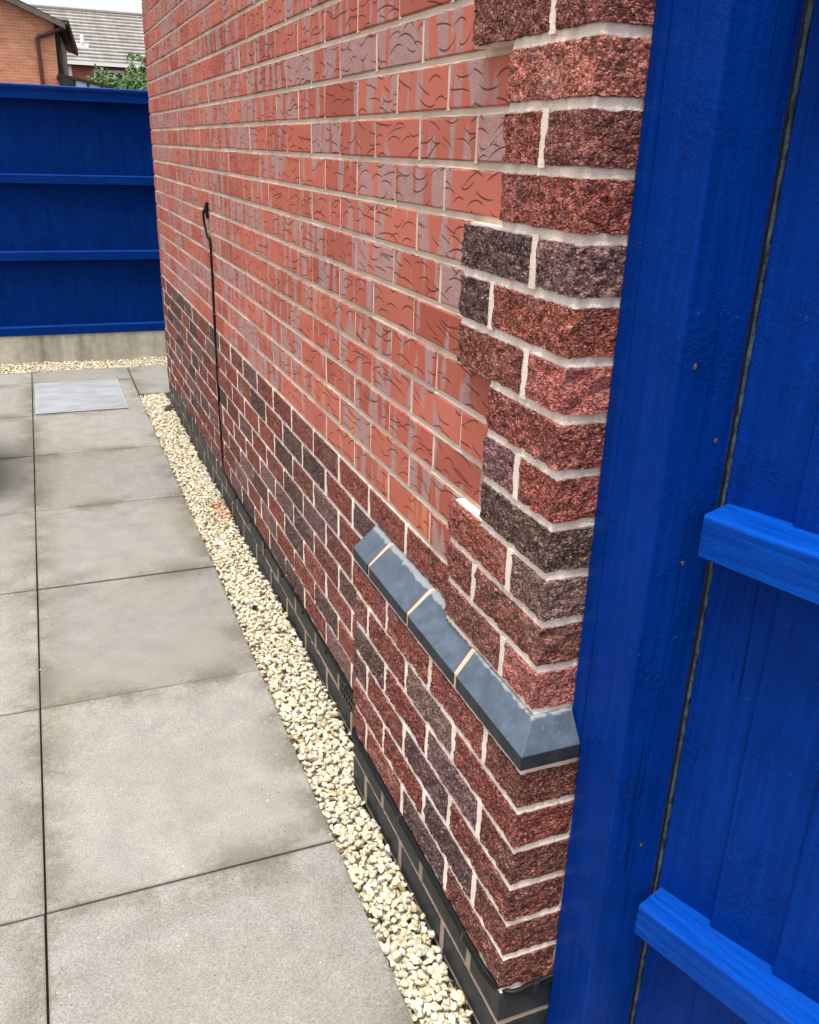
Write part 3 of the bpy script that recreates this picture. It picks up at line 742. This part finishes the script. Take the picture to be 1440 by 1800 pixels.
# ================================================================== far fence
FY = 5.613
fence = thing('garden_fence', 'tall blue boarded garden fence on a stained concrete base at the end of the path', 'fence', (-.4, FY, GZ))
bw = .1265
for k in range(44):
    x = -3.3 + k * bw
    me = cache.get(('fb', k % 3)) or boxes('fence_board', [])
    if ('fb', k % 3) not in cache:
        w = bw + .004
        V = [(0, 0, .125), (w, .006, .125), (w, .016, .125), (0, .016, .125), (0, 0, 1.62), (w, .006, 1.62), (w, .016, 1.62), (0, .016, 1.62)]
        cache[('fb', k % 3)] = me = pydata('fence_board', V, [(0, 3, 2, 1), (4, 5, 6, 7), (0, 1, 5, 4), (1, 2, 6, 5), (2, 3, 7, 6), (3, 0, 4, 7)])
    link('board', me, M['fence'], fence, (x, FY + .043 + random.uniform(-.002, .002), 0))
for zt, zb, dy in ((.178, .121, 0), (.670, .613, 0), (1.148, 1.094, 0)):
    link('rail', boxes('fence_rail', []) if False else prism('fence_rail', [(FY + dy, zb), (FY + dy, zt - .004), (FY + dy + .004, zt), (FY + .045, zt + .003), (FY + .045, zb)], -3.3, 2.25, 'x'), M['fence_rail'], fence)
link('top_rail', prism('top_rail', [(FY - .006, 1.592), (FY - .006, 1.650), (FY + .05, 1.652), (FY + .05, 1.592)], -3.3, 2.25, 'x'), M['fence_rail'], fence)
link('capping', prism('capping', [(FY - .012, 1.6535), (FY - .012, 1.668), (FY + .03, 1.676), (FY + .075, 1.668), (FY + .075, 1.6535)], -3.3, 2.25, 'x'), M['fence_rail'], fence)
link('gravel_board', cbox('gravel_board', 5.55, .05, .30, .004, 2), M['board'], fence, (-.525, FY + .030, -.03))

# ================================================================== things by the path
bin_ = thing('wheelie_bin', 'black plastic bin at the left edge of the slabs', 'bin', (-1.22, 3.2, GZ))
V = []
for z, s_ in ((GZ + .004, .84), (.80, 1.0), (.83, 1.04), (.86, 1.04)):
    V += [(-1.22 + a * s_, 3.2 + b * s_, z) for a, b in ((-.27, -.34), (.27, -.34), (.27, .34), (-.27, .34))]
F = [(3, 2, 1, 0)] + [(i * 4 + k, i * 4 + (k + 1) % 4, i * 4 + 4 + (k + 1) % 4, i * 4 + 4 + k) for i in range(3) for k in range(4)]
link('body', pydata('bin_body', V, F), M['bin'], bin_)
link('lid', prism('bin_lid', [(-1.52, .861), (-1.52, .90), (-1.3, .945), (-.95, .91), (-.93, .861)], 2.83, 3.57, 'y', .006), M['bin'], bin_)
for y in (2.98, 3.42):
    bm = bmesh.new(); bmesh.ops.create_cone(bm, cap_ends=True, segments=20, radius1=.09, radius2=.09, depth=.05)
    me = bpy.data.meshes.new('wheel'); bm.to_mesh(me); bm.free(); o = link('wheel', me, M['bin'], bin_, (-1.48, y, GZ + .092)); o.rotation_euler = (R(90), 0, 0)
def lump(name, label, cat, loc, s_, mat):
    bm = bmesh.new(); bmesh.ops.create_icosphere(bm, subdivisions=2, radius=1)
    for v_ in bm.verts:
        k = 1 + .3 * random.uniform(-1, 1); v_.co = Vector((v_.co.x * s_[0] * k, v_.co.y * s_[1] * k, v_.co.z * s_[2] * k))
    me = bpy.data.meshes.new(name); bm.to_mesh(me); bm.free(); o = link(name, me, mat, None, loc); tag(o, label, cat)
lump('moss_clump', 'small dark clump of moss at the far end of the gravel strip', 'moss', (-.012, 4.16, -.05), (.024, .03, .018), M['moss'])
lump('black_pebble', 'single small black pebble among the cream gravel', 'pebble', (-.073, 1.65, -.052), (.009, .010, .008), M['cable'])
V = [(-.016, 0, 0), (0, -.009, .006), (.016, 0, .002), (0, .009, .007), (0, 0, .001)]
o = link('dry_leaf', pydata('dry_leaf', V + [(a, b, c - .0012) for a, b, c in V], [(0, 1, 4), (1, 2, 4), (2, 3, 4), (3, 0, 4), (5, 9, 6), (6, 9, 7), (7, 9, 8), (8, 9, 5)]), M['leafdry'], None, (-.034, 1.71, -.043))
o.rotation_euler = (.2, .1, .7); tag(o, 'curled brown dead leaf lying on the cream gravel', 'leaf')

# ================================================================== houses beyond the fence
def at(brg, dist): return Vector((CAM.x + dist * math.sin(R(brg)), CAM.y + dist * math.cos(R(brg)), 0))
def hz(el, dist): return CAM.z + dist * math.tan(R(el))
# orange brick house, gable towards us
nc = at(2.03, 28.0); be = R(4.29)
A = thing('orange_brick_house', 'orange brick house with a dark overhanging roof edge, behind the left of the fence', 'house', (nc.x, nc.y, -.14))
Ma = Matrix.Translation((nc.x, nc.y, 0)) @ Matrix.Rotation(-be, 4, 'Z')         # local x right, y away; origin at the near right corner
def apart(name, me, mat, par=A):
    o = link(name, me, mat, None); o.parent = par
    o.matrix_parent_inverse = (Matrix.Translation(A.location)).inverted() if par is A else Matrix.Identity(4)
    o.matrix_basis = Ma if par is A else Matrix.Identity(4); return o
ez = hz(5.75, 28); pit = math.tan(R(22)); hw = 3.6
wall = apart('wall', prism('wall', [(0, -.1), (0, ez), (-hw, ez + hw * pit), (-2 * hw, ez), (-2 * hw, -.1)], 0, 7.0), M['far_orange'])
roof = apart('roof', prism('roof', [(.27, ez - .10), (.27, ez - .02), (-hw, ez + hw * pit + .17), (-2 * hw - .27, ez - .02), (-2 * hw - .27, ez - .1), (-hw, ez + hw * pit + .06)], -.22, 9.0), M['darkbrown'])
for k in range(14):     # verge tiles stepping up the gable
    xa = .30 - k * .28; xb = xa - .285
    za, zb = ez + .012 - (xa - .0) * pit + .06, ez + .012 - xb * pit + .085
    V = [(xa, -.25, za), (xb, -.25, zb - .03), (xb, .10, zb - .03), (xa, .10, za), (xa, -.25, za - .13), (xb, -.25, zb - .15), (xb, .1, zb - .15), (xa, .1, za - .13)]
    apart('verge_tile', pydata('verge_tile', V, [(0, 1, 2, 3), (7, 6, 5, 4), (0, 4, 5, 1), (1, 5, 6, 2), (2, 6, 7, 3), (3, 7, 4, 0)]), M['verge'])
for k in range(30):     # eaves tile ends
    me = cache.get('et')
    if not me: cache['et'] = me = cbox('eaves_tile', .30, .25, .07, .02)
    o = apart('eaves_tile', me, M['verge']); o.matrix_basis = Ma @ Matrix.Translation((.24, .0 + k * .30, ez + .03))
apart('gutter', tube('gutter', [(.33, -.2, ez - .07), (.33, 9.0, ez - .07)], .055, 8, 2), M['darkbrown'])
apart('downpipe', tube('downpipe', [(.30, -.1, ez - .12), (-.25, -.08, ez - .34), (-.42, -.06, ez - .42), (-.42, -.06, ez - .9), (-.42, -.06, 0)], .05, 8, 3), M['brown'])
for k, (ya, yb, mt) in enumerate(((.35, 1.5, 'darkglass'), (1.55, 2.5, 'tan'), (2.6, 3.6, 'darkbrown'), (3.7, 5.0, 'tan'), (5.1, 6.2, 'brown'))):
    f_ = apart('window' if mt == 'darkglass' else 'cladding', boxes('side_panel', [(.01, .07, ya, yb, 2.4 if mt != 'darkglass' else 2.9, ez - .12)]), M[mt])
    if mt == 'darkglass': [setattr(link('frame', boxes('frame', [bx_]), M['darkbrown']), 'parent', f_) for bx_ in ((.011, .09, ya - .06, ya, 2.85, ez - .12), (.011, .09, yb, yb + .04, 2.85, ez - .12))]

# conservatory
cz0, cz1 = hz(3.15, 26.5), hz(2.62, 26.5); ca, cb = at(2.13, 26.5), at(4.9, 26.5)
Cn = thing('conservatory', 'low lean-to conservatory with pale blue panes and a dark sloping frame, above the fence', 'conservatory', (ca.x, ca.y, -.14))
wdt = cb.x - ca.x
def zslope(t): return cz0 + (cz1 - cz0) * t
for k in range(4):
    t0, t1 = k / 4 + .015, (k + 1) / 4 - .015
    xa, xb = ca.x + wdt * t0, ca.x + wdt * t1
    V = [(xa, ca.y, .6), (xb, ca.y, .6), (xb, ca.y, zslope(t1)), (xa, ca.y, zslope(t0))]; V += [(a, b + .03, c) for a, b, c in V]
    link('pane', pydata('pane', V, [(0, 1, 2, 3), (7, 6, 5, 4), (0, 4, 5, 1), (1, 5, 6, 2), (2, 6, 7, 3), (3, 7, 4, 0)]), M['glass'] if k else M['darkglass'], Cn)
V = [(ca.x - .05, ca.y - .06, cz0 - .01), (cb.x, ca.y - .06, cz1 - .01), (cb.x, ca.y + 2.5, cz1 - .01), (ca.x - .05, ca.y + 2.5, cz0 - .01)]; V += [(a, b, c + .07) for a, b, c in V]
link('roof', pydata('con_roof', V, [(3, 2, 1, 0), (4, 5, 6, 7), (0, 1, 5, 4), (1, 2, 6, 5), (2, 3, 7, 6), (3, 0, 4, 7)]), M['darkbrown'], Cn)
for k in range(5):
    x = ca.x + wdt * k / 4; link('glazing_bar', boxes('glazing_bar', [(x - .025, x + .025, ca.y - .03, ca.y + .06, .5, zslope(k / 4))]), M['darkbrown'], Cn)
link('dwarf_wall', boxes('dwarf_wall', [(ca.x, cb.x, ca.y, ca.y + 2.4, -.1, .6)]), M['far_orange'], Cn)

# grey tiled house further back
D = 44; e0 = hz(3.89, D); rd = 48.2; rz = hz(6.32, rd)
xa, xb = -4.0, 12.0; yb0 = CAM.y + D
B = thing('grey_roofed_house', 'brick house with a long grey tiled roof and white gutter, behind the tree', 'house', (4, yb0, -.14))
link('wall', boxes('wall', [(xa + .3, xb - .3, yb0 + .35, yb0 + 8.0, -.1, e0 - .05)]), M['far_red'], B)
n = 15; V, F = [], []
ry = CAM.y + rd - yb0
rf = link('roof', prism('roof_core', [(yb0 + .02, e0 - .02), (yb0 + ry, rz - .08), (yb0 + 2 * ry, e0 - .02)], xa + .1, xb - .1, 'x'), M['tiles'], B)
for k in range(n):      # tile courses, each lapping the one below
    t0, t1 = k / n, (k + 1.15) / n
    ya, yb = yb0 + ry * t0, yb0 + ry * min(t1, 1); za, zb = e0 + (rz - e0) * t0, e0 + (rz - e0) * min(t1, 1)
    V = [(xa, ya, za + .10), (xb, ya, za + .10), (xb, yb, zb + .012), (xa, yb, zb + .012), (xa, ya, za - .02), (xb, ya, za - .02), (xb, yb, zb - .05), (xa, yb, zb - .05)]
    me = pydata('tile_course', V, [(0, 1, 2, 3), (7, 6, 5, 4), (0, 4, 5, 1), (1, 5, 6, 2), (2, 6, 7, 3), (3, 7, 4, 0)])
    link('tile_course', me, M['tiles'], rf)
link('ridge', tube('ridge', [(xa, yb0 + ry, rz + .0), (xb, yb0 + ry, rz)], .13, 8, 2), M['verge'], rf)
link('gutter', boxes('gutter', [(xa, xb, yb0 - .12, yb0 + .02, e0 - .11, e0 + .02)]), M['white'], B)
link('soffit', boxes('soffit', [(xa, xb, yb0 + .021, yb0 + .36, e0 - .13, e0 - .03)]), M['darkbrown'], B)
pv = at(2.72, D); link('downpipe', boxes('downpipe', [(pv.x - .11, pv.x + .03, yb0 + .24, yb0 + .345, 0, e0 - .12)]), M['white'], B)
pv = at(4.5, D)
wd = link('window', boxes('window', [(pv.x - .45, pv.x + .8, yb0 + .30, yb0 + .349, e0 - 1.35, e0 - .22)]), M['white'], B)
for q_ in (-.38, .04, .42): link('pane', boxes('pane', [(pv.x + q_, pv.x + q_ + .33, yb0 + .285, yb0 + .299, e0 - 1.28, e0 - .32)]), M['darkglass'], wd)
fv = at(3.42, 45.2); fzv = hz(4.62, 45.2)
fl = link('flue', cbox('flue', .50, .12, .26, .01), M['white'], B, (fv.x, fv.y, fzv))
link('flue_cowl', cbox('flue_cowl', .16, .16, .34, .05, 3), M['white'], fl, (fv.x, fv.y, fzv + .28))

# tree behind the fence
tp = Vector((CAM.x + 31 * math.sin(R(5.3)), CAM.y + 31 * math.cos(R(5.3)), 0))
T = thing('leafy_tree', 'bushy green tree showing above the blue fence beside the brick wall', 'tree', (tp.x, tp.y, -.14))
link('trunk', tube('trunk', [(tp.x, tp.y, -.1), (tp.x + .05, tp.y, .9), (tp.x - .05, tp.y + .05, 1.8), (tp.x + .1, tp.y, 2.5)], .06, 8, 3), M['bark'], T)
for k in range(5):
    a = k * 1.3; link('limb', tube('limb', [(tp.x, tp.y, 1.3 + .15 * k), (tp.x + .4 * math.cos(a), tp.y + .4 * math.sin(a), 1.7 + .15 * k), (tp.x + .7 * math.cos(a), tp.y + .7 * math.sin(a), 2.2 + .1 * k)], .018, 6, 3), M['bark'], T)
V, F = [], []
clumps = []
for k in range(150):
    x = random.uniform(-1.15, 2.0); top = 2.86 + .32 * min(1, max(0, (x + 1.15) / .8)) + random.uniform(-.2, .12)
    clumps.append((tp.x + x, tp.y + random.uniform(-1.0, 1.0), random.uniform(1.9, top), random.uniform(.14, .3), 60))
for k in range(16): clumps.append((tp.x + random.uniform(.25, .9), tp.y + random.uniform(-.3, .3), random.uniform(3.2, 3.75), .12, 14))
for cx, cy, cz, cr, nl in clumps:
    for i in range(nl):
        d = Vector([random.gauss(0, 1) for _ in range(3)]).normalized() * cr * random.uniform(.5, 1.1)
        p = Vector((cx, cy, cz)) + d; a = Vector([random.gauss(0, 1) for _ in range(3)]).normalized(); b = a.orthogonal().normalized()
        s_ = random.uniform(.03, .06); nn = len(V)
        V += [p - a * s_ * 1.5, p + b * s_ * .7, p + a * s_ * 1.5, p - b * s_ * .7 + a.cross(b) * s_ * .3]; F.append((nn, nn + 1, nn + 2, nn + 3))
link('crown', pydata('crown', V, F), M['leaf'], T)
print('objects', len(bpy.data.objects))
